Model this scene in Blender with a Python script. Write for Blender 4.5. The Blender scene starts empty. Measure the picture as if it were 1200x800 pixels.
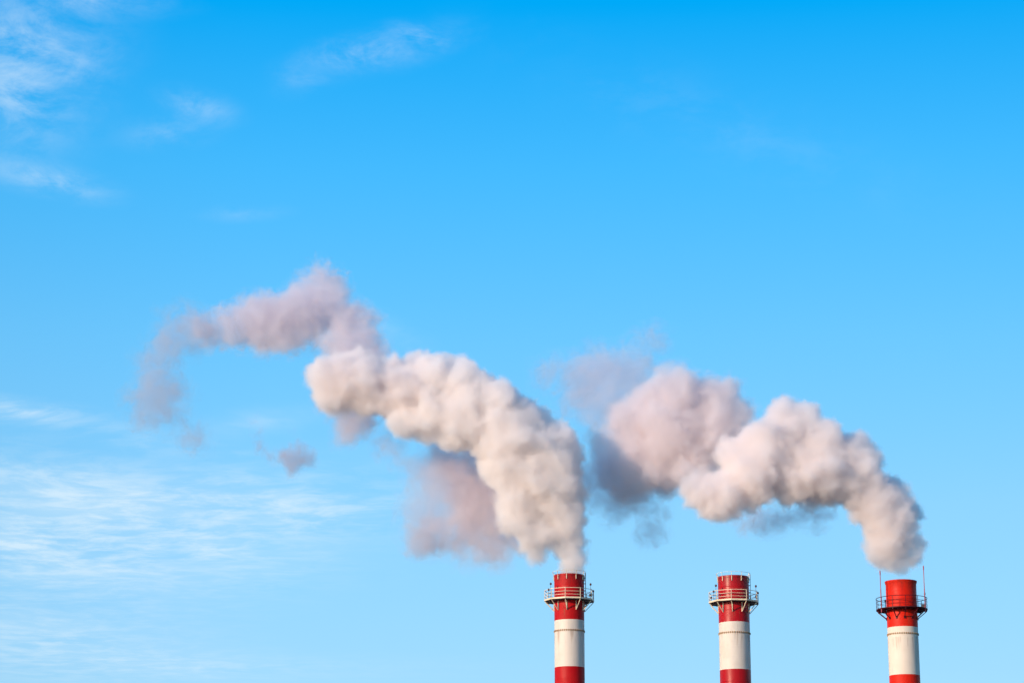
import bpy, bmesh, math, random
from mathutils import Vector, Matrix
R = math.radians
SC = bpy.context.scene
COL = SC.collection

# ------------------------------------------------------------------ camera
PITCH, LENS = R(14.8), 85.0
EYE = Vector((0.0, 0.0, 1.7))
cd = bpy.data.cameras.new('camera')
cd.lens = LENS; cd.sensor_width = 36.0; cd.clip_start = 0.5; cd.clip_end = 60000.0
cam = bpy.data.objects.new('camera', cd); COL.objects.link(cam)
cam.location = EYE; cam.rotation_euler = (math.pi / 2 + PITCH, 0, 0)
SC.camera = cam
FPX = LENS / 36.0 * 1200.0


def at(px, py, Y):
    """World point seen at photograph pixel (px, py) at ground distance Y."""
    x, y = (px - 600.0) / FPX, (400.0 - py) / FPX
    d = Vector((x, math.cos(PITCH) - y * math.sin(PITCH), math.sin(PITCH) + y * math.cos(PITCH)))
    return EYE + d * (Y / d.y)


# ------------------------------------------------------------------ light
SUN_EL, SUN_AZ = R(15.5), R(50.0)          # azimuth: to the left of straight behind the camera
SUN_DIR = Vector((-math.sin(SUN_AZ) * math.cos(SUN_EL), -math.cos(SUN_AZ) * math.cos(SUN_EL), math.sin(SUN_EL)))
sl = bpy.data.lights.new('sun', 'SUN'); sl.energy = 5.0; sl.angle = R(0.53); sl.color = (1.0, 0.69, 0.49)
so = bpy.data.objects.new('sun', sl); COL.objects.link(so)
so.rotation_euler = SUN_DIR.to_track_quat('Z', 'Y').to_euler(); so.location = (-80, -60, 120)

vs = SC.view_settings
vs.view_transform = 'Standard'; vs.look = 'None'; vs.exposure = 0.0; vs.gamma = 1.0; vs.use_curve_mapping = False
SC.render.engine = 'CYCLES'
cy = SC.cycles
cy.max_bounces = 24; cy.volume_bounces = 18; cy.transparent_max_bounces = 64
cy.volume_step_rate = 2.4; cy.volume_max_steps = 512
cy.use_denoising = True; cy.use_adaptive_sampling = True; cy.adaptive_threshold = 0.03

W = bpy.data.worlds.new('World'); SC.world = W; W.use_nodes = True
W.cycles.sampling_method = 'MANUAL'; W.cycles.sample_map_resolution = 512


class NT:
    """small helper round a node tree"""
    def __init__(s, nt):
        s.nt = nt; s.nt.nodes.clear()

    def n(s, t, **kw):
        nd = s.nt.nodes.new(t)
        for k, v in kw.items():
            if k.startswith('i_'):
                nd.inputs[int(k[2:]) if k[2:].isdigit() else k[2:].replace('_', ' ')].default_value = v
            else:
                setattr(nd, k, v)
        return nd

    def l(s, a, b):
        s.nt.links.new(a, b)

    def put(s, sock, v):
        if isinstance(v, bpy.types.NodeSocket):
            s.l(v, sock)
        else:
            sock.default_value = v

    def m(s, op, a, b=None, c=None, clamp=False):
        nd = s.n('ShaderNodeMath', operation=op, use_clamp=clamp)
        for i, v in enumerate((a, b, c)):
            if v is not None:
                s.put(nd.inputs[i], v)
        return nd.outputs[0]

    def v(s, op, a, b=None):
        nd = s.n('ShaderNodeVectorMath', operation=op)
        s.put(nd.inputs[0], a)
        if b is not None:
            s.put(nd.inputs[3] if op == 'SCALE' else nd.inputs[1], b)
        return nd.outputs[1] if op in ('LENGTH', 'DOT_PRODUCT', 'DISTANCE') else nd.outputs[0]

    def noise(s, vec, scale, detail=4, rough=0.55, dist=0.0):
        nd = s.n('ShaderNodeTexNoise')
        nd.inputs['Scale'].default_value = scale; nd.inputs['Detail'].default_value = detail
        nd.inputs['Roughness'].default_value = rough; nd.inputs['Distortion'].default_value = dist
        s.l(vec, nd.inputs['Vector'])
        return nd.outputs[0]

    def mr(s, val, a, b, c=0.0, d=1.0, smooth=True):
        nd = s.n('ShaderNodeMapRange', interpolation_type='SMOOTHSTEP' if smooth else 'LINEAR')
        s.put(nd.inputs[0], val)
        for i, x in enumerate((a, b, c, d)):
            s.put(nd.inputs[i + 1], x)
        return nd.outputs[0]

    def mix(s, fac, a, b, mode='MIX'):
        nd = s.n('ShaderNodeMix', data_type='RGBA', blend_type=mode)
        s.put(nd.inputs[0], fac); s.put(nd.inputs[6], a); s.put(nd.inputs[7], b)
        return nd.outputs[2]

    def ramp(s, fac, stops):
        nd = s.n('ShaderNodeValToRGB'); s.put(nd.inputs[0], fac)
        e = nd.color_ramp.elements
        while len(e) < len(stops):
            e.new(0.5)
        for el, (p, c) in zip(e, stops):
            el.position = p; el.color = (*c, 1.0)
        return nd.outputs[0]


# sky: Nishita daylight, its colour deepened towards the zenith, with thin ice cloud high up
t = NT(W.node_tree)
out = t.n('ShaderNodeOutputWorld'); bg = t.n('ShaderNodeBackground')
bg.inputs[1].default_value = 0.10
sky = t.n('ShaderNodeTexSky', sky_type='NISHITA', sun_disc=False, sun_elevation=SUN_EL,
          sun_rotation=math.atan2(SUN_DIR.x, SUN_DIR.y), altitude=100.0, air_density=1.0, dust_density=1.0, ozone_density=1.0)
tc = t.n('ShaderNodeTexCoord'); d = tc.outputs['Generated']
sp = t.n('ShaderNodeSeparateXYZ'); t.l(d, sp.inputs[0])
SKY_TINT = [(0.0, (1.2, 1.55, 2.1)), (0.12, (1.04, 1.54, 2.09)), (0.187, (1.06, 1.76, 2.2)), (0.2554, (0.76, 1.91, 2.474)), (0.323, (0.37, 1.97, 2.76)), (0.386, (0.0, 1.86, 2.92)), (1.0, (0.01, 1.35, 2.9))]
tint = t.ramp(sp.outputs[2], SKY_TINT)
col = t.mix(1.0, sky.outputs[0], tint, 'MULTIPLY')
col = t.v('SCALE', col, t.mr(sp.outputs[0], -0.1, 0.35, 1.03, 0.80, False))      # a little deeper away from the sun's side


def bearing(px, py):
    v = at(px, py, 100.0) - EYE
    v.normalize()
    return v


# thin ice cloud: a layer of fine ripples (noise in the plane of the layer), present in a few patches of the sky
zc = t.m('MAXIMUM', sp.outputs[2], 0.03)
layer = t.n('ShaderNodeCombineXYZ')
t.l(t.m('DIVIDE', sp.outputs[0], zc), layer.inputs[0]); t.l(t.m('DIVIDE', sp.outputs[1], zc), layer.inputs[1])
lay = layer.outputs[0]
warp = t.n('ShaderNodeTexNoise'); warp.inputs['Scale'].default_value = 1.7; warp.inputs['Detail'].default_value = 3
t.l(lay, warp.inputs['Vector'])
lay2 = t.v('ADD', lay, t.v('SCALE', t.v('SUBTRACT', warp.outputs[1], (0.5, 0.5, 0.5)), 0.35))
fine = t.noise(lay2, 9.5, 8, 0.64)
broad = t.noise(lay2, 1.6, 4, 0.5)
haz = t.noise(t.v('MULTIPLY', d, (0.7, 0.7, 1.25)), 44.0, 9, 0.64, 0.35)           # billowed patches nearer the zenith


uzv = t.n('ShaderNodeCombineXYZ')
t.l(t.m('MULTIPLY', sp.outputs[0], t.m('SIGN', sp.outputs[1])), uzv.inputs[0]); t.l(sp.outputs[2], uzv.inputs[1])


def patches(spec):
    """soft oval patches of cloud at the given bearings"""
    tot = None
    for px, py, rx, ry, ang, amp in spec:
        c = bearing(px, py)
        mp = t.n('ShaderNodeMapping', vector_type='TEXTURE')
        mp.inputs['Location'].default_value = (c.x, c.z, 0); mp.inputs['Rotation'].default_value = (0, 0, R(ang))
        mp.inputs['Scale'].default_value = (1.9 * rx / FPX, 1.9 * ry / FPX, 1)
        t.l(uzv.outputs[0], mp.inputs['Vector'])
        g = t.n('ShaderNodeTexGradient', gradient_type='QUADRATIC_SPHERE'); t.l(mp.outputs[0], g.inputs[0])
        tot = t.m('MULTIPLY_ADD', g.outputs[1], amp * 1.15, tot if tot is not None else 0.0)
    return tot


low = patches([(90, 570, 230, 45, -3, .8), (40, 640, 210, 60, -6, 1.15), (330, 590, 190, 42, 3, .85), (50, 755, 190, 46, -5, .8),
               (20, 481, 85, 12, -4, 1.4), (185, 515, 90, 14, -6, .45), (300, 495, 70, 14, 8, .35), (400, 600, 110, 22, 2, .35), (250, 645, 150, 34, -4, .6), (250, 780, 260, 14, 0, .35)])
high = patches([(10, 45, 105, 75, 20, .72), (26, 115, 75, 60, 30, .62), (66, 75, 50, 25, 15, .3), (110, 0, 80, 14, 0, .5), (435, 62, 80, 19, 12, .8), (365, 85, 40, 18, 20, .25), (496, 42, 30, 9, -15, .6),
                (232, 124, 38, 15, -10, .7), (195, 155, 48, 16, 8, .4), (60, 212, 58, 15, -8, 1.0), (285, 250, 40, 8, 4, .35), (455, 385, 50, 14, -25, .3), (850, 150, 240, 40, -20, .12)])
a_low = t.m('MULTIPLY', low, t.m('ADD', t.m('MULTIPLY', t.mr(fine, .36, .72), .66), t.m('MULTIPLY', t.mr(broad, .28, .7), .50)))
a_high = t.m('MULTIPLY', high, t.m('ADD', t.m('MULTIPLY', t.mr(haz, .40, .66), .75), t.m('MULTIPLY', t.mr(fine, .35, .7), .3)))
veil = t.m('MULTIPLY', t.m('ADD', t.m('MULTIPLY', a_low, .70), t.m('MULTIPLY', a_high, .52)), 1.0, clamp=True)
veil = t.m('MINIMUM', veil, 0.8)
col = t.mix(veil, col, (7.3, 8.9, 10.0, 1.0))
t.l(col, bg.inputs[0]); t.l(bg.outputs[0], out.inputs[0])


# ------------------------------------------------------------------ materials
def new_mat(name):
    m = bpy.data.materials.new(name); m.use_nodes = True
    return m, NT(m.node_tree)


def root(name, loc, label, cat, group=None):
    o = bpy.data.objects.new(name, None); COL.objects.link(o); o.location = loc
    o.empty_display_size = 1.0
    o['label'] = label; o['category'] = cat
    if group: o['group'] = group
    return o




# ------------------------------------------------------------------ painted steel, ground
def paint(name, colour, fade, rough=0.42, spec=0.4, wear=1.0, seed=0.0, mouth=None):
    """weathered paint: rain streaks, faded blotches, grime specks, faint plate ripple"""
    m, t = new_mat(name)
    out = t.n('ShaderNodeOutputMaterial'); p = t.n('ShaderNodeBsdfPrincipled')
    tc = t.n('ShaderNodeTexCoord'); c = t.v('ADD', tc.outputs['Object'], (seed, seed * 2.3, seed * 0.7))
    streak = t.noise(t.v('MULTIPLY', c, (2.6, 2.6, 0.16)), 1.0, 5, 0.6)
    blot = t.noise(t.v('MULTIPLY', c, (1.0, 1.0, 0.8)), 0.55, 5, 0.6)
    speck = t.noise(c, 5.0, 4, 0.6)
    col = t.mix(t.m('MULTIPLY', t.mr(blot, 0.42, 0.72), 0.55 * wear), (*colour, 1), (*fade, 1))
    dark = (colour[0] * 0.55, colour[1] * 0.5 + 0.004, colour[2] * 0.45 + 0.003, 1)
    col = t.mix(t.m('MULTIPLY', t.mr(streak, 0.52, 0.78), 0.5 * wear), col, dark)
    col = t.mix(t.m('MULTIPLY', t.mr(speck, 0.62, 0.8), 0.3 * wear), col, dark)
    if mouth:                                    # soot licked down from the mouth, rust weeping under the walkway and the flange
        sz = t.n('ShaderNodeSeparateXYZ'); t.l(tc.outputs['Object'], sz.inputs[0]); z = sz.outputs[2]
        licks = t.noise(t.v('MULTIPLY', c, (1.6, 1.6, 0.10)), 1.0, 4, 0.6)
        soot = t.m('MULTIPLY', t.mr(z, mouth - 1.9, mouth + 0.1), t.mr(licks, 0.40, 0.72))
        col = t.mix(t.m('MULTIPLY', soot, 0.75), col, (0.045, 0.018, 0.015, 1))
        for zr, ln in ((mouth - 4.6, 1.6), (mouth - 7.2, 2.6)):
            d_ = t.m('SUBTRACT', zr, z)
            rust = t.m('MULTIPLY', t.mr(d_, ln, 0.0), t.m('MULTIPLY', t.m('GREATER_THAN', d_, 0.0), t.mr(streak, 0.53, 0.68)))
            col = t.mix(t.m('MULTIPLY', rust, 0.5), col, (0.22, 0.085, 0.035, 1))
    t.l(col, p.inputs['Base Color'])
    t.l(t.mr(blot, 0.3, 0.7, rough - 0.06, rough + 0.14), p.inputs['Roughness'])
    p.inputs['Specular IOR Level'].default_value = spec
    b = t.n('ShaderNodeBump'); b.inputs['Strength'].default_value = 0.25; b.inputs['Distance'].default_value = 0.05
    t.l(blot, b.inputs['Height']); t.l(b.outputs[0], p.inputs['Normal'])
    t.l(p.outputs[0], out.inputs[0])
    return m


p1, p2, p3 = at(667.3, 671.0, 308.0), at(860.8, 673.0, 305.0), at(1058.4, 678.0, 302.0)
CRIMSON = paint('crimson_paint', (0.40, 0.002, 0.004), (0.40, 0.008, 0.007), 0.5, 0.16, seed=1, mouth=p1.z)
DEEP_RED = paint('deep_red_paint', (0.35, 0.0015, 0.005), (0.35, 0.005, 0.007), 0.34, 0.22, seed=4, mouth=p2.z)
ORANGE_RED = paint('orange_red_paint', (0.58, 0.012, 0.002), (0.54, 0.018, 0.004), 0.5, 0.16, seed=7, mouth=p3.z)
CREAM = paint('cream_paint', (0.62, 0.53, 0.45), (0.52, 0.43, 0.34), 0.5, 0.2, 0.6, seed=2, mouth=p1.z)
CREAM2 = paint('pale_cream_paint', (0.66, 0.56, 0.46), (0.56, 0.46, 0.36), 0.5, 0.2, 0.5, seed=9, mouth=p3.z)
CREAM3 = paint('stained_cream_paint', (0.61, 0.53, 0.455), (0.5, 0.42, 0.34), 0.5, 0.2, 0.7, seed=15, mouth=p2.z)
RAIL_CREAM = paint('cream_rail_paint', (0.70, 0.58, 0.42), (0.58, 0.42, 0.24), 0.5, 0.2, seed=3)
RAIL_DARK = paint('dark_red_rail_paint', (0.055, 0.005, 0.010), (0.07, 0.010, 0.012), 0.5, 0.2, seed=5)
ROD_PINK = paint('faded_red_rod_paint', (0.30, 0.04, 0.07), (0.34, 0.10, 0.14), seed=6)
DECK_GREY = paint('grey_deck_paint', (0.10, 0.085, 0.085), (0.14, 0.12, 0.11), seed=8)
LAMP_RED = paint('dark_lamp_housing', (0.05, 0.006, 0.008), (0.09, 0.01, 0.012), seed=10)
RUST = paint('rusty_steel', (0.36, 0.23, 0.13), (0.28, 0.14, 0.07), 0.7, 0.2, seed=11)
SOOT = paint('sooty_steel', (0.03, 0.028, 0.028), (0.05, 0.04, 0.04), 0.8, 0.2, seed=12)


class MB:
    """collects shapes for one mesh object"""
    def __init__(s):
        s.v, s.f, s.smooth = [], [], []

    def add(s, vs_, fs, smooth=False):
        o = len(s.v); s.v += [tuple(v) for v in vs_]
        s.f += [tuple(i + o for i in f) for f in fs]; s.smooth += [smooth] * len(fs)

    def box(s, c, sz, M=None):
        c = Vector(c); h = Vector(sz) / 2
        vv = [Vector((x, y, z)) for x in (-h.x, h.x) for y in (-h.y, h.y) for z in (-h.z, h.z)]
        vv = [(M @ v if M else v) + c for v in vv]
        s.add(vv, [(0, 1, 3, 2), (4, 6, 7, 5), (0, 4, 5, 1), (2, 3, 7, 6), (0, 2, 6, 4), (1, 5, 7, 3)])

    def bar(s, a, b, w, h=None):
        """square bar from a to b"""
        a, b = Vector(a), Vector(b); d = (b - a); L = d.length
        M = d.to_track_quat('Z', 'Y').to_matrix()
        s.box((a + b) / 2, (w, h or w, L), M)

    def tube(s, pts, r, n=8, closed=False, r2=None):
        pts = [Vector(p) for p in pts]; k = len(pts); rings = []
        for i, p in enumerate(pts):
            if closed: d = pts[(i + 1) % k] - pts[i - 1]
            else: d = pts[min(i + 1, k - 1)] - pts[max(i - 1, 0)]
            q = d.to_track_quat('Z', 'Y'); rr = r if r2 is None else r + (r2 - r) * i / (k - 1)
            rings.append([p + q @ Vector((rr * math.cos(j * 2 * math.pi / n), rr * math.sin(j * 2 * math.pi / n), 0)) for j in range(n)])
        vv = [v for rg in rings for v in rg]; fs = []
        for i in range(k if closed else k - 1):
            i2 = (i + 1) % k
            for j in range(n):
                j2 = (j + 1) % n
                fs.append((i * n + j, i * n + j2, i2 * n + j2, i2 * n + j))
        s.add(vv, fs, True)
        if not closed:
            s.add(rings[0], [tuple(range(n))[::-1]]); s.add(rings[-1], [tuple(range(n))])

    def lathe(s, prof, n=72, closed=False, smooth=True, a0=0.0):
        """prof: (r, z) list turned about z; closed joins its ends"""
        k = len(prof)
        vv = [(r * math.cos(a0 + 2 * math.pi * j / n), r * math.sin(a0 + 2 * math.pi * j / n), z) for r, z in prof for j in range(n)]
        fs = []
        for i in range(k if closed else k - 1):
            i2 = (i + 1) % k
            for j in range(n):
                j2 = (j + 1) % n
                fs.append((i * n + j, i * n + j2, i2 * n + j2, i2 * n + j))
        s.add(vv, fs, smooth)

    def build(s, name, mat, parent=None, loc=None, rotz=0.0, sharp=35):
        me = bpy.data.meshes.new(name); me.from_pydata(s.v, [], s.f); me.materials.append(mat)
        bm = bmesh.new(); bm.from_mesh(me); bmesh.ops.recalc_face_normals(bm, faces=bm.faces); bm.to_mesh(me); bm.free()
        me.polygons.foreach_set('use_smooth', s.smooth)
        try: me.set_sharp_from_angle(angle=R(sharp))
        except Exception: pass
        return link(name, me, parent, loc, rotz)


def link(name, me, parent=None, loc=None, rotz=0.0):
    o = bpy.data.objects.new(name, me); COL.objects.link(o)
    if parent: o.parent = parent
    if loc is not None: o.location = loc
    o.rotation_euler.z = rotz
    return o


def pol(r, a, z):
    return Vector((r * math.cos(a), r * math.sin(a), z))


# ------------------------------------------------------------------ ground
m, t = new_mat('bare_ground')
out = t.n('ShaderNodeOutputMaterial'); p = t.n('ShaderNodeBsdfPrincipled'); tc = t.n('ShaderNodeTexCoord')
gn = t.noise(tc.outputs['Object'], 0.02, 8, 0.6); gf = t.noise(tc.outputs['Object'], 0.6, 6, 0.65)
gc = t.mix(t.mr(gn, 0.35, 0.65), (0.10, 0.095, 0.085, 1), (0.20, 0.19, 0.175, 1))
t.l(t.mix(t.m('MULTIPLY', t.mr(gf, 0.4, 0.7), 0.5), gc, (0.07, 0.075, 0.05, 1)), p.inputs['Base Color'])
p.inputs['Roughness'].default_value = 0.95; t.l(p.outputs[0], out.inputs[0])
g = MB(); n = 48
g.add([(0, 0, 0)] + [(r * math.cos(2 * math.pi * j / n), r * math.sin(2 * math.pi * j / n), 0) for r in (400, 3000, 30000) for j in range(n)],
      [(0, 1 + j, 1 + (j + 1) % n) for j in range(n)] + [(1 + k * n + j, 1 + (k + 1) * n + j, 1 + (k + 1) * n + (j + 1) % n, 1 + k * n + (j + 1) % n) for k in (0, 1) for j in range(n)])
go = g.build('ground', m); go['kind'] = 'structure'


# ------------------------------------------------------------------ chimneys
BAND = 6.0


def shaft(root_, H, Rt, red, cream, lip):
    """painted sections of the tube, from the mouth down to the ground, plus the dark liner"""
    z = H; k = 0
    while z > 0.3:
        z0 = max(0.0, z - (BAND * (0.985 if k == 0 else 1.0)))
        b = MB(); prof = [(Rt, z0), (Rt, z0 + 0.1)]; s = z0 + 1.5
        while s < z - 0.4:                       # the weld seam between the rolled plates
            prof += [(Rt, s - 0.07), (Rt, s - 0.022), (Rt + 0.007, s - 0.01), (Rt + 0.007, s + 0.01), (Rt, s + 0.022), (Rt, s + 0.07)]; s += 1.5
        if k == 0 and lip:
            prof += [(Rt, z - 0.42), (Rt + 0.05, z - 0.30), (Rt + 0.10, z - 0.12), (Rt + 0.10, z - 0.01), (Rt + 0.06, z), (Rt - 0.12, z), (Rt - 0.12, z0)]
        elif k == 0:
            prof += [(Rt, z - 0.30), (Rt + 0.045, z - 0.28), (Rt + 0.045, z - 0.02), (Rt + 0.02, z), (Rt - 0.12, z), (Rt - 0.12, z0)]
        else:
            prof += [(Rt, z - 0.1), (Rt, z), (Rt - 0.12, z), (Rt - 0.12, z0)]
        b.lathe(prof, 96, closed=True)
        b.build('red_section' if k % 2 == 0 else 'cream_section', red if k % 2 == 0 else cream, root_)
        z = z0; k += 1
    b = MB(); b.lathe([(Rt - 0.13, H - 9.0), (Rt - 0.13, H - 0.05), (Rt - 0.20, H - 0.05), (Rt - 0.20, H - 9.0)], 64, closed=True)
    b.build('liner', SOOT, root_)
    b = MB(); b.lathe([(Rt + 0.02, 0.0), (Rt + 0.9, 0.0), (Rt + 0.9, 0.8), (Rt + 0.02, 1.0)], 48, closed=True)
    b.build('plinth', DECK_GREY, root_)


def flange(root_, z, Rt, mat):
    b = MB(); b.lathe([(Rt + 0.001, z - 0.04), (Rt + 0.05, z - 0.04), (Rt + 0.05, z + 0.01), (Rt + 0.001, z + 0.01)], 96, closed=True)
    f = b.build('flange', mat, root_)
    b = MB(); n = 44
    for j in range(n):
        a = 2 * math.pi * (j + 0.5) / n
        b.box(pol(Rt + 0.04, a, z - 0.02), (0.08, 0.10, 0.22), Matrix.Rotation(a, 3, 'Z'))
    o = b.build('bolt', RUST, f); o['kind'] = 'stuff'


def lamp(root_, p, h, r=0.13):
    """obstruction lamp: thin post, round dark housing with a hood"""
    b = MB(); b.tube([p, p + Vector((0, 0, h))], 0.022, 6); st = b.build('lamp_post', RAIL_DARK, root_)
    b = MB(); z = p.z + h
    b.lathe([(0.02, 0), (r * 0.8, 0.02), (r, 0.09), (r, 0.2), (r * 0.72, 0.27), (0.02, 0.30)], 14)
    b.build('lamp_housing', LAMP_RED, st, loc=(p.x, p.y, z))


def beam_rail(root_, n, Rr, a0, zs, mat, w, rnd=False):
    """handrails round a deck of n sides (or round, when rnd)"""
    for z, ww in zs:
        b = MB(); k = n * 6 if rnd else n
        pts = [pol(Rr, a0 + 2 * math.pi * j / k, z) for j in range(k)]
        if rnd: b.tube(pts, ww * 0.5, 6, closed=True)
        else:
            for j in range(n): b.bar(pts[j], pts[(j + 1) % n], ww)
        b.build('handrail', mat, root_)


def pale_chimney(cx, cy_, H, Rt, red, cream, a0, label, seed):
    """red and white stack with a ten-sided walkway, pale railings and a hoop round its mouth"""
    rt = root('chimney', (cx, cy_, 0), label, 'chimney', 'red and white striped chimneys')
    shaft(rt, H, Rt, red, cream, False)
    flange(rt, H - 7.25, Rt, RUST)
    n = 10; zd = H - 3.28; Ro = 3.22
    st = 2 * math.pi / n
    # deck: ten-sided ring with a pale edge strip
    b = MB(); b.lathe([(Rt + 0.05, zd - 0.10), (Ro, zd - 0.10), (Ro, zd), (Rt + 0.05, zd)], n, closed=True, smooth=False, a0=a0)
    deck = b.build('walkway_deck', DECK_GREY, rt)
    for j in range(n):
        b = MB(); b.bar(pol(Ro + 0.02, a0 + st * j, zd - 0.01), pol(Ro + 0.02, a0 + st * (j + 1), zd - 0.01), 0.05, 0.20)
        # the strip stands on edge
        M = b.build('edge_strip', RAIL_CREAM, deck)
    post = MB(); post.bar((0, 0, 0.0), (0, 0, 1.28), 0.062)
    pm = post.build('railing_post', RAIL_CREAM, rt, loc=pol(Ro - 0.02, a0, zd), rotz=a0)
    for j in range(1, n):
        link('railing_post', pm.data, rt, pol(Ro - 0.02, a0 + st * j, zd), a0 + st * j)
    beam_rail(rt, n, Ro - 0.02, a0, [(zd + 1.26, 0.06), (zd + 0.82, 0.042), (zd + 0.42, 0.042)], RAIL_CREAM, 0.05)
    # bracket: a leg flat on the shaft, a strut out to the corner of the deck, an arm under the deck
    leg = MB(); leg.bar((Rt + 0.06, 0, -1.40), (Rt + 0.06, 0, -0.12), 0.10)
    arm = MB(); arm.bar((Rt + 0.03, 0, -0.16), (Ro - 0.03, 0, -0.16), 0.08, 0.10)
    strut = MB(); strut.bar((Rt + 0.10, 0, -1.36), (Ro - 0.06, 0, -0.18), 0.085)
    base = [(q.build('bracket_' + nm, mt, rt, loc=(0, 0, zd), rotz=a0)) for q, nm, mt in ((leg, 'leg', RAIL_CREAM), (arm, 'arm', DECK_GREY), (strut, 'strut', RAIL_CREAM))]
    for j in range(1, n):
        for o in base:
            link(o.name.split('.')[0], o.data, rt, (0, 0, zd), a0 + st * j)
    # cross bars between the arms
    for rr in (2.45, 2.85):
        b = MB()
        for j in range(n): b.bar(pol(rr, a0 + st * j, zd - 0.14), pol(rr, a0 + st * (j + 1), zd - 0.14), 0.06)
        b.build('deck_beam', DECK_GREY, rt)
    # hoop round the mouth on short uprights
    b = MB(); b.tube([pol(Rt + 0.22, 2 * math.pi * j / 60, H + 0.40) for j in range(60)], 0.020, 6, closed=True)
    b.build('mouth_hoop', RAIL_CREAM, rt)
    up = MB(); up.bar((Rt + 0.07, 0, -0.70), (Rt + 0.07, 0, -0.10), 0.09, 0.08); up.bar((Rt + 0.10, 0, -0.12), (Rt + 0.22, 0, 0.40), 0.045)
    um = up.build('hoop_upright', RAIL_CREAM, rt, loc=(0, 0, H), rotz=a0)
    for j in range(1, n):
        link('hoop_upright', um.data, rt, (0, 0, H), a0 + st * j)
    # ladder up the last stretch, on the side away from the sun
    al = R(-6); b = MB(); u = pol(0.2, al + math.pi / 2, 0)
    for s_ in (-1, 1): b.bar(pol(Rt + 0.2, al, zd) + u * s_, pol(Rt + 0.2, al, H + 0.3) + u * s_, 0.05)
    z = zd + 0.3
    while z < H + 0.2:
        b.bar(pol(Rt + 0.2, al, z) - u, pol(Rt + 0.2, al, z) + u, 0.035); z += 0.3
    for z in (H - 0.35, H - 1.1, H - 2.0): b.bar(pol(Rt, al, z), pol(Rt + 0.2, al, z), 0.09)
    b.build('ladder', RAIL_DARK, rt)
    for j, h in ((8.88, 1.75), (8.65, 1.05), (2.0, 1.75), (1.9 if seed == 1 else 8.3, 0.35), (2.75, 1.1)):
        lamp(rt, pol(Ro - 0.12, a0 + st * j, zd), h)
    b = MB(); b.box(pol(Ro - 0.35, a0 + st * 2.7, zd + 0.75), (0.24, 0.3, 0.34)); b.box(pol(Ro - 0.35, a0 + st * 2.7, zd + 0.3), (0.06, 0.06, 0.6))
    b.build('switch_box', LAMP_RED, rt)
    return rt


def dark_chimney(cx, cy_, H, Rt, a0, label):
    """orange-red and white stack with a round walkway, dark railings and two lightning rods"""
    rt = root('chimney', (cx, cy_, 0), label, 'chimney', 'red and white striped chimneys')
    shaft(rt, H, Rt, ORANGE_RED, CREAM2, True)
    flange(rt, H - 6.75, Rt, RUST)
    n = 12; zd = H - 3.62; Ro = 3.22; st = 2 * math.pi / n
    b = MB(); b.lathe([(Rt + 0.05, zd - 0.06), (Ro, zd - 0.06), (Ro + 0.01, zd + 0.05), (Ro - 0.02, zd + 0.05), (Ro - 0.05, zd), (Rt + 0.05, zd)], 48, closed=True, smooth=False)
    b.build('walkway_deck', RAIL_DARK, rt)
    post = MB(); post.bar((0, 0, 0), (0, 0, 1.42), 0.055)
    pm = post.build('railing_post', RAIL_DARK, rt, loc=pol(Ro - 0.03, a0, zd), rotz=a0)
    for j in range(1, n):
        link('railing_post', pm.data, rt, pol(Ro - 0.03, a0 + st * j, zd), a0 + st * j)
    beam_rail(rt, n, Ro - 0.03, a0, [(zd + 1.42, 0.08), (zd + 0.95, 0.045), (zd + 0.48, 0.045)], RAIL_DARK, 0.05, True)
    arm = MB(); arm.bar((Rt + 0.03, 0, -0.15), (Ro - 0.03, 0, -0.15), 0.09, 0.12)
    strut = MB(); strut.bar((Rt + 0.05, 0, -1.15), (Ro - 0.10, 0, -0.19), 0.10)
    foot = MB(); foot.box((Rt + 0.06, 0, -1.15), (0.12, 0.2, 0.3))
    base = [q.build(nm, RAIL_DARK, rt, loc=(0, 0, zd), rotz=a0) for q, nm in ((arm, 'bracket_arm'), (strut, 'bracket_strut'), (foot, 'bracket_foot'))]
    for j in range(1, n):
        for o in base:
            link(o.name.split('.')[0], o.data, rt, (0, 0, zd), a0 + st * j)
    b = MB(); b.lathe([(2.5, zd - 0.20), (2.62, zd - 0.20), (2.62, zd - 0.10), (2.5, zd - 0.10)], 48, closed=True); b.build('deck_beam', RAIL_DARK, rt)
    for x, y, top in ((-2.78, -1.35, H + 1.15), (2.68, -1.62, H + 1.75)):
        b = MB(); b.tube([(x, y, zd - 0.5), (x, y, H - 1.2)], 0.065, 8); b.tube([(x, y, H - 1.2), (x, y, top - 0.5)], 0.05, 8); b.tube([(x, y, top - 0.5), (x, y, top)], 0.075, 8)
        b.build('lightning_rod', ROD_PINK, rt)
    lamp(rt, pol(Ro - 0.3, R(-12), zd), 1.75, 0.09); lamp(rt, pol(Ro - 0.9, R(200), zd), 0.9, 0.11); lamp(rt, pol(Ro - 0.1, R(-28), zd), 1.7, 0.07)
    b = MB(); b.box(pol(2.7, R(-15), zd + 0.35), (0.4, 0.3, 0.5)); b.build('switch_box', DECK_GREY, rt)
    return rt


pale_chimney(p1.x, p1.y + 2.0, p1.z, 1.93, CRIMSON, CREAM, R(-100.6), 'crimson and cream striped chimney with pale railings giving off thick smoke', 1)
pale_chimney(p2.x, p2.y + 2.0, p2.z, 1.97, DEEP_RED, CREAM3, R(-100.6), 'dark crimson and cream striped chimney with pale railings and no smoke', 2)
dark_chimney(p3.x, p3.y + 2.0, p3.z, 1.92, R(-90), 'orange-red and cream striped chimney with dark railings and two lightning rods')


DEPTH = 4.0       # the density grids rise from skin to heart over this depth (m); each smoke uses the outer `band` of it


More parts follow.
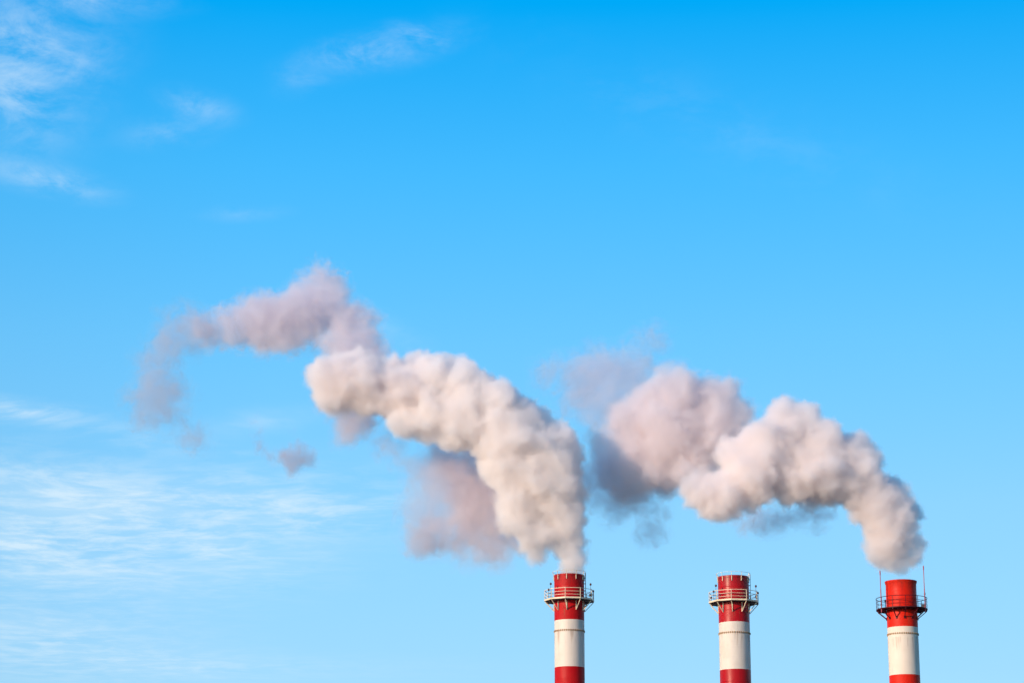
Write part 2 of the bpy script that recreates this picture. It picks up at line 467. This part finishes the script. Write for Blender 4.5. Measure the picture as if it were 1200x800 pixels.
def smoke_volume(name, dens, erode, scale, band, colour=(0.985, 0.968, 0.955), rough=0.62, low=0.0, hi=1.0, stretch=(1, 1, 1)):
    """scattering smoke: the body's own density, broken up by curling noise"""
    m, t = new_mat(name)
    out = t.n('ShaderNodeOutputMaterial')
    pv = t.n('ShaderNodeVolumePrincipled')
    pv.inputs['Color'].default_value = (*colour, 1); pv.inputs['Anisotropy'].default_value = 0.1
    at_ = t.n('ShaderNodeAttribute', attribute_name='density'); g = t.m('MULTIPLY', at_.outputs['Fac'], DEPTH / band, clamp=True)
    tc = t.n('ShaderNodeTexCoord'); p = t.v('MULTIPLY', tc.outputs['Object'], stretch)
    n1 = t.noise(p, scale, 5, rough, 0.9)
    n1 = t.m('MULTIPLY', t.m('SUBTRACT', n1, 0.5), 2.0 * erode)
    e = t.mr(t.m('ADD', g, n1), low, hi)
    e = t.m('MULTIPLY', e, t.m('GREATER_THAN', g, 0.001))
    t.l(t.m('MULTIPLY', e, dens), pv.inputs['Density'])
    pv.inputs['Density Attribute'].default_value = ''
    t.l(pv.outputs[0], out.inputs['Volume'])
    return m


def smoke_film():
    """outermost mist of a smoke body: all but clear"""
    m, t = new_mat('smoke_mist')
    out = t.n('ShaderNodeOutputMaterial'); mx = t.n('ShaderNodeMixShader')
    tr = t.n('ShaderNodeBsdfTransparent'); df = t.n('ShaderNodeBsdfDiffuse')
    df.inputs[0].default_value = (0.85, 0.85, 0.86, 1)
    mx.inputs[0].default_value = 0.004
    t.l(tr.outputs[0], mx.inputs[1]); t.l(df.outputs[0], mx.inputs[2]); t.l(mx.outputs[0], out.inputs['Surface'])
    return m


FILM = smoke_film()


def smoke_group(name, voxel, amp, sc, seed):
    """node group: points with radii -> the skin of one billowing body"""
    ng = bpy.data.node_groups.new(name, 'GeometryNodeTree')
    ng.interface.new_socket('Geometry', in_out='INPUT', socket_type='NodeSocketGeometry')
    ng.interface.new_socket('Geometry', in_out='OUTPUT', socket_type='NodeSocketGeometry')
    N, L = ng.nodes, ng.links
    gi, go = N.new('NodeGroupInput'), N.new('NodeGroupOutput')
    na = N.new('GeometryNodeInputNamedAttribute'); na.data_type = 'FLOAT'; na.inputs[0].default_value = 'radius'
    mp = N.new('GeometryNodeMeshToPoints'); L.new(gi.outputs[0], mp.inputs['Mesh']); L.new(na.outputs[0], mp.inputs['Radius'])
    pv = N.new('GeometryNodePointsToVolume'); pv.resolution_mode = 'VOXEL_SIZE'
    L.new(mp.outputs[0], pv.inputs['Points']); pv.inputs['Voxel Size'].default_value = voxel * 1.35; L.new(na.outputs[0], pv.inputs['Radius'])
    vm = N.new('GeometryNodeVolumeToMesh'); vm.resolution_mode = 'GRID'; vm.inputs['Threshold'].default_value = 0.2
    L.new(pv.outputs[0], vm.inputs['Volume'])
    # roll the skin into billows at three sizes, along its normal, after a slow swirl
    pos, nor = N.new('GeometryNodeInputPosition'), N.new('GeometryNodeInputNormal')
    off = N.new('ShaderNodeVectorMath'); off.operation = 'ADD'; off.inputs[1].default_value = (seed * 37.1, seed * 11.3, seed * 5.7)
    L.new(pos.outputs[0], off.inputs[0])

    def noise(s, det, src):
        n = N.new('ShaderNodeTexNoise'); n.inputs['Scale'].default_value = s; n.inputs['Detail'].default_value = det
        L.new(src, n.inputs['Vector']); return n

    def mth(op, a, b):
        n = N.new('ShaderNodeMath'); n.operation = op
        for i, v in enumerate((a, b)):
            if isinstance(v, bpy.types.NodeSocket): L.new(v, n.inputs[i])
            else: n.inputs[i].default_value = v
        return n.outputs[0]

    def vec(op, a, b):
        n = N.new('ShaderNodeVectorMath'); n.operation = op
        L.new(a, n.inputs[0])
        if isinstance(b, bpy.types.NodeSocket): L.new(b, n.inputs[3] if op == 'SCALE' else n.inputs[1])
        elif op == 'SCALE': n.inputs[3].default_value = b
        else: n.inputs[1].default_value = b
        return n.outputs[0]
    sw = noise(sc * 0.45, 2, off.outputs[0])
    swirl = vec('SCALE', vec('SUBTRACT', sw.outputs[1], (0.5, 0.5, 0.5)), amp * 4.4)
    offs = None
    for k, (f, w) in enumerate(((1.0, 0.75), (2.3, 0.62), (5.2, 0.40))):
        q = noise(sc * f, 0, off.outputs[0])
        b = mth('SUBTRACT', 0.42, mth('MULTIPLY', mth('ABSOLUTE', mth('SUBTRACT', q.outputs[0], 0.5), 0.0), -3.2))
        b = mth('MULTIPLY', mth('SUBTRACT', b, 0.75), w * amp)
        offs = b if offs is None else mth('ADD', offs, b)
    tot = vec('ADD', vec('SCALE', nor.outputs[0], offs), swirl)
    st = N.new('GeometryNodeSetPosition'); L.new(vm.outputs[0], st.inputs['Geometry']); L.new(tot, st.inputs['Offset'])
    m2 = N.new('GeometryNodeSetMaterial'); m2.inputs['Material'].default_value = FILM; L.new(st.outputs[0], m2.inputs[0])
    L.new(m2.outputs[0], go.inputs[0])
    return ng


def puffs(spec, Y, seed, kids=16, grand=5, kr=(0.32, 0.55), grow=1.17):
    """spec rows: px, py, radius px, depth offset m -> points (place, radius) of a body of rolling puffs"""
    rnd = random.Random(seed); P = []
    px_m = 1.0 / FPX

    def sph():
        while True:
            v = Vector((rnd.uniform(-1, 1), rnd.uniform(-1, 1), rnd.uniform(-1, 1)))
            if 0.05 < v.length < 1:
                return v.normalized()
    for x, y, r, dy in spec:
        c = at(x, y, Y + dy); r = r * grow * (c - EYE).length * px_m
        P.append((c, r * 0.80))
        for _ in range(kids):
            u = sph(); k = r * rnd.uniform(*kr); c2 = c + u * (r - k * 0.95) * rnd.uniform(0.85, 1.04)
            P.append((c2, k))
            for _ in range(grand):
                w = (u * 0.8 + sph()).normalized(); g = k * rnd.uniform(0.3, 0.5)
                P.append((c2 + w * (k - g * 0.6), g))
    return P


def fill_group(name, skin, mat, voxel):
    """node group: density that rises from the skin of a smoke body inwards"""
    ng = bpy.data.node_groups.new(name, 'GeometryNodeTree')
    ng.interface.new_socket('Geometry', in_out='INPUT', socket_type='NodeSocketGeometry')
    ng.interface.new_socket('Geometry', in_out='OUTPUT', socket_type='NodeSocketGeometry')
    N, L = ng.nodes, ng.links
    go = N.new('NodeGroupOutput'); N.new('NodeGroupInput')
    oi = N.new('GeometryNodeObjectInfo'); oi.transform_space = 'ORIGINAL'; oi.inputs[0].default_value = skin
    geo = oi.outputs['Geometry']

    def vec(op, p, q):
        n = N.new('ShaderNodeVectorMath'); n.operation = op
        for i, v in enumerate((p, q)):
            if isinstance(v, bpy.types.NodeSocket): L.new(v, n.inputs[i])
            else: n.inputs[i].default_value = v
        return n

    def mth(op, p, q, clamp=False):
        n = N.new('ShaderNodeMath'); n.operation = op; n.use_clamp = clamp
        for i, v in enumerate((p, q)):
            if isinstance(v, bpy.types.NodeSocket): L.new(v, n.inputs[i])
            else: n.inputs[i].default_value = v
        return n.outputs[0]
    bb = N.new('GeometryNodeBoundBox'); L.new(geo, bb.inputs[0])
    lo = vec('SUBTRACT', bb.outputs['Min'], (voxel, voxel, voxel)).outputs[0]; hi = vec('ADD', bb.outputs['Max'], (voxel, voxel, voxel)).outputs[0]
    size = vec('SUBTRACT', hi, lo).outputs[0]
    sx = N.new('ShaderNodeSeparateXYZ'); L.new(vec('DIVIDE', size, (voxel, voxel, voxel)).outputs[0], sx.inputs[0])
    px = N.new('GeometryNodeProximity'); px.target_element = 'FACES'; L.new(geo, px.inputs[0])
    rc = N.new('GeometryNodeRaycast'); L.new(geo, rc.inputs['Target Geometry'])
    rc.inputs['Ray Direction'].default_value = (0.02, 0.03, 1.0); rc.inputs['Ray Length'].default_value = 200.0
    dt = vec('DOT_PRODUCT', rc.outputs['Hit Normal'], (0.0, 0.0, 1.0)).outputs[1]
    inside = mth('MULTIPLY', rc.outputs['Is Hit'], mth('GREATER_THAN', dt, 0.0))
    r2 = N.new('GeometryNodeRaycast'); L.new(geo, r2.inputs['Target Geometry'])
    r2.inputs['Ray Direction'].default_value = (-0.37, 0.21, -0.9); r2.inputs['Ray Length'].default_value = 200.0
    d2 = vec('DOT_PRODUCT', r2.outputs['Hit Normal'], (-0.37, 0.21, -0.9)).outputs[1]
    inside = mth('MULTIPLY', inside, mth('MULTIPLY', r2.outputs['Is Hit'], mth('GREATER_THAN', d2, 0.0)))
    depth = mth('MULTIPLY', mth('DIVIDE', px.outputs['Distance'], DEPTH, True), inside)
    mv = N.new('GeometryNodeVolumeCube')
    L.new(depth, mv.inputs['Density']); L.new(lo, mv.inputs['Min']); L.new(hi, mv.inputs['Max'])
    for i in range(3): L.new(sx.outputs[i], mv.inputs['Resolution ' + 'XYZ'[i]])
    m1 = N.new('GeometryNodeSetMaterial'); m1.inputs['Material'].default_value = mat; L.new(mv.outputs[0], m1.inputs[0])
    L.new(m1.outputs[0], go.inputs[0])
    return ng


def smoke_body(name, parent, pts, mat, voxel, amp, sc, seed):
    """a body of smoke: its skin (all but clear) and, inside it, the smoke itself"""
    me = bpy.data.meshes.new(name)
    org = parent.location if parent else sum((c for c, r in pts), Vector()) / len(pts)
    me.from_pydata([tuple(c - org) for c, r in pts], [], [])
    a = me.attributes.new('radius', 'FLOAT', 'POINT'); a.data.foreach_set('value', [r for c, r in pts])
    me.materials.append(FILM)
    o = bpy.data.objects.new(name, me); COL.objects.link(o)
    if parent: o.parent = parent
    else: o.location = org
    md = o.modifiers.new('skin', 'NODES'); md.node_group = smoke_group(name + '_skin', voxel, amp, sc, seed)
    vd = bpy.data.volumes.new(name + '_density'); vd.materials.append(mat)
    v = bpy.data.objects.new('smoke_filling', vd); COL.objects.link(v); v.parent = o
    mv = v.modifiers.new('fill', 'NODES'); mv.node_group = fill_group(name + '_fill', o, mat, voxel)
    return o


YS = 310.0
DENSE = smoke_volume('dense_smoke', 1.05, 0.68, 1.2, 0.95, (0.988, 0.957, 0.942), 0.66, low=0.02, hi=0.85)
ROSE = smoke_volume('rosy_dense_smoke', 1.1, 0.80, 1.2, 0.95, (0.972, 0.934, 0.922), 0.66, low=0.02, hi=0.88)
OLDER = smoke_volume('older_smoke', 0.80, 0.9, 0.65, 1.5, (0.938, 0.893, 0.897), 0.66, low=0.02, hi=0.95)
DRIFT = smoke_volume('drifting_smoke', 0.58, 1.35, 0.60, 2.0, (0.885, 0.84, 0.875), 0.68, low=0.05, hi=1.05)
THIN = smoke_volume('thin_smoke', 0.24, 1.8, 0.42, 2.2, (0.76, 0.75, 0.81), 0.70, low=0.08, hi=1.2)
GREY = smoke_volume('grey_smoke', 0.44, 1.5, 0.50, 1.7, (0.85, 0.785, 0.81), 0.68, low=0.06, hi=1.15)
VEIL = smoke_volume('veil_smoke', 0.23, 1.5, 0.45, 2.2, (0.86, 0.83, 0.88), 0.70, low=0.05, hi=1.15)
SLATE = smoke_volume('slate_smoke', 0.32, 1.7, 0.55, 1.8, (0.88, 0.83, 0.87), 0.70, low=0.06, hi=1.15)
SHRED = smoke_volume('shred_smoke', 0.42, 1.3, 0.60, 1.0, (0.74, 0.68, 0.74), 0.68, low=0.04, hi=1.1)

# plume of the first chimney
PA = [(661,669,11,0),(677,669,11,0),(669,666,16,0),(669,652,20,0),(680,655,13,0),(667,634,25,0),(656,615,32,0),(630,648,15,0),(626,626,26,-1),(612,602,32,-1),(648,590,36,0),(674,606,18,0),(668,580,24,0),
      (638,565,44,-1),(606,572,30,-2),(592,545,36,-2),(640,536,42,0),(664,552,22,1),(598,512,42,-2),(620,507,33,0),(650,526,23,1),
      (575,480,42,-1),(598,486,32,0),(602,473,14,1),(540,490,38,-2),(545,455,36,0),(505,490,32,-2),(505,455,38,0),(475,498,24,-2),(540,432,18,1)]
PA2 = [(470,460,38,0),(455,440,26,1),(430,455,36,0),(400,450,38,0),(385,440,26,0),(420,425,20,1),(490,438,26,2),(520,432,20,3)]
PA3 = [(415,408,28,5),(438,412,20,4),(424,390,24,6),(395,405,26,5),(408,372,26,7),(375,336,28,8),(385,360,30,7),(345,372,36,8),(310,378,34,9),(285,372,24,10),(275,395,20,10),(250,385,22,11),(330,395,24,8),(355,345,20,9)]
PA4 = [(228,386,22,12),(205,394,24,13),(178,425,18,15),(172,470,20,16),(190,415,20,14),(184,440,24,15),(185,465,26,16),(195,480,20,16),(166,492,14,17)]
PA5 = [(412,498,24,11),(398,462,22,9),(424,485,20,12),(402,485,18,11)]
PA6 = [(560,605,26,9),(572,640,20,9),(545,580,24,11),(588,650,14,8),(530,548,22,11),(548,560,22,10),(516,530,16,11),(590,620,22,7),(500,630,21,11),(522,628,18,11),(540,620,20,10),(565,655,13,9),(572,580,24,9),(592,600,20,8),(575,550,20,9),(510,545,14,10),(562,534,20,8),(550,552,22,9),(578,588,22,8),(600,635,16,7),(690,560,16,8),(682,590,12,8)]
pa = root('smoke_plume', at(668, 672, YS), 'taller thick cream smoke plume billowing left from the chimney with pale railings', 'smoke plume', 'smoke plumes')
smoke_body('dense_smoke', pa, puffs(PA, YS, 3, kids=20, kr=(0.27, 0.50)), DENSE, 0.14, 0.46, 0.42, 1)
smoke_body('drifting_smoke', pa, puffs(PA2, YS, 4), ROSE, 0.22, 0.6, 0.36, 2)
smoke_body('drifting_smoke', pa, puffs(PA3, YS, 5, grow=1.42), DRIFT, 0.26, 0.8, 0.30, 3)
smoke_body('thin_smoke', pa, puffs(PA4, YS, 6, grow=1.65), THIN, 0.34, 1.2, 0.26, 4)
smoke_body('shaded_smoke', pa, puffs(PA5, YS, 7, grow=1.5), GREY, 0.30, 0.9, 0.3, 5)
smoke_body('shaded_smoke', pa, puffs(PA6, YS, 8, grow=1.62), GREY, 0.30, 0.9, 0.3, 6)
PA8 = [(520,560,32,11),(552,578,32,11),(500,602,24,12),(540,640,22,11),(585,655,14,9),(702,545,20,9),(700,515,13,9),(470,535,16,10),(450,515,16,10)]
smoke_body('veil_smoke', pa, puffs(PA8, YS, 9, grow=1.7), VEIL, 0.30, 1.1, 0.28, 15)
# plume of the third chimney
PB = [(1057,662,14,0),(1052,646,20,0),(1045,626,28,0),(1036,604,34,0),(1062,622,18,0),(1020,582,36,0),(1047,580,22,0),(1000,560,40,0),(1008,528,24,0),(1018,545,20,0),(960,552,42,-1),(965,522,30,-1),(930,502,34,0),(920,488,24,0),
      (900,532,40,-1),(925,562,34,-1),(880,562,38,-2),(845,580,32,-2),(820,576,26,-2),(828,598,13,-2),(862,532,28,0),(1036,650,17,0),(1066,650,16,0),(1027,646,16,0),(1047,662,13,0),(1067,658,13,0),(1034,658,13,0),(1074,646,12,0),(1072,634,15,0),(1040,636,22,0),(1066,600,16,1),(990,522,18,1)]
PB2 = [(800,460,28,7),(770,475,36,8),(838,470,28,7),(855,462,20,7),(792,510,42,7),(752,502,36,9),(760,540,36,9),(740,565,26,10),(825,510,30,6),(722,548,24,11),(805,545,30,6),(850,490,32,7),(842,520,30,6),(822,548,26,6),(705,520,18,12),(780,560,24,9),(818,505,26,11),(830,492,20,12)]
PB3 = [(765,395,14,16),(680,440,22,17),(668,470,18,17),(700,500,22,16),(735,428,30,16),(755,412,20,16),(700,440,28,17),(690,462,24,17),(712,470,30,16),(725,455,30,15)]
PB4 = [(722,585,20,14),(702,575,18,14),(738,595,16,14),(764,622,16,13),(772,602,13,13),(700,545,16,14),(896,610,18,8),(918,604,16,7),(942,600,16,6),(872,606,14,8),(964,608,13,5),(692,565,16,15),(752,585,18,13)]
pb = root('smoke_plume', at(1055, 680, YS), 'wider cream smoke plume drifting left above the chimney without smoke from the dark-railed one', 'smoke plume', 'smoke plumes')
smoke_body('dense_smoke', pb, puffs(PB, YS, 13, kids=20, kr=(0.27, 0.50)), ROSE, 0.14, 0.50, 0.42, 7)
smoke_body('drifting_smoke', pb, puffs(PB2, YS, 14, grow=1.36), OLDER, 0.26, 0.8, 0.32, 8)
smoke_body('thin_smoke', pb, puffs(PB3, YS, 15, grow=1.6), VEIL, 0.34, 1.2, 0.26, 9)
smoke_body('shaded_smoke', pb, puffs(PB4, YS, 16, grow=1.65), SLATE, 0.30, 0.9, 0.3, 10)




def wisp(name, spec, label, seed, mat=None):
    o = smoke_body(name, None, puffs(spec, YS, seed, grow=1.6), mat or SHRED, 0.24, 0.9, 0.40, seed)
    o['label'] = label; o['category'] = 'smoke'; o['group'] = 'shreds of smoke adrift from the plumes'
    return o


wisp('smoke_wisp', [(350,541,13,14),(338,537,9,14),(363,534,8,14),(353,523,8,14),(346,510,5,14),(328,545,5,14)], 'small mauve shred of smoke adrift under the long plume', 21)
wisp('smoke_wisp', [(298,492,6,14),(300,506,8,14),(306,522,7,14),(315,534,7,14)], 'faint thin upright streak of smoke beside the small mauve shred', 22)
wisp('smoke_wisp', [(226,512,18,17),(240,520,12,17)], 'barely visible patch of smoke below the drooping end of the long plume', 23, THIN)
wisp('smoke_wisp', [(648,432,18,16),(640,442,12,16)], 'faint lavender puff of smoke in the gap between the two plumes', 24, VEIL)
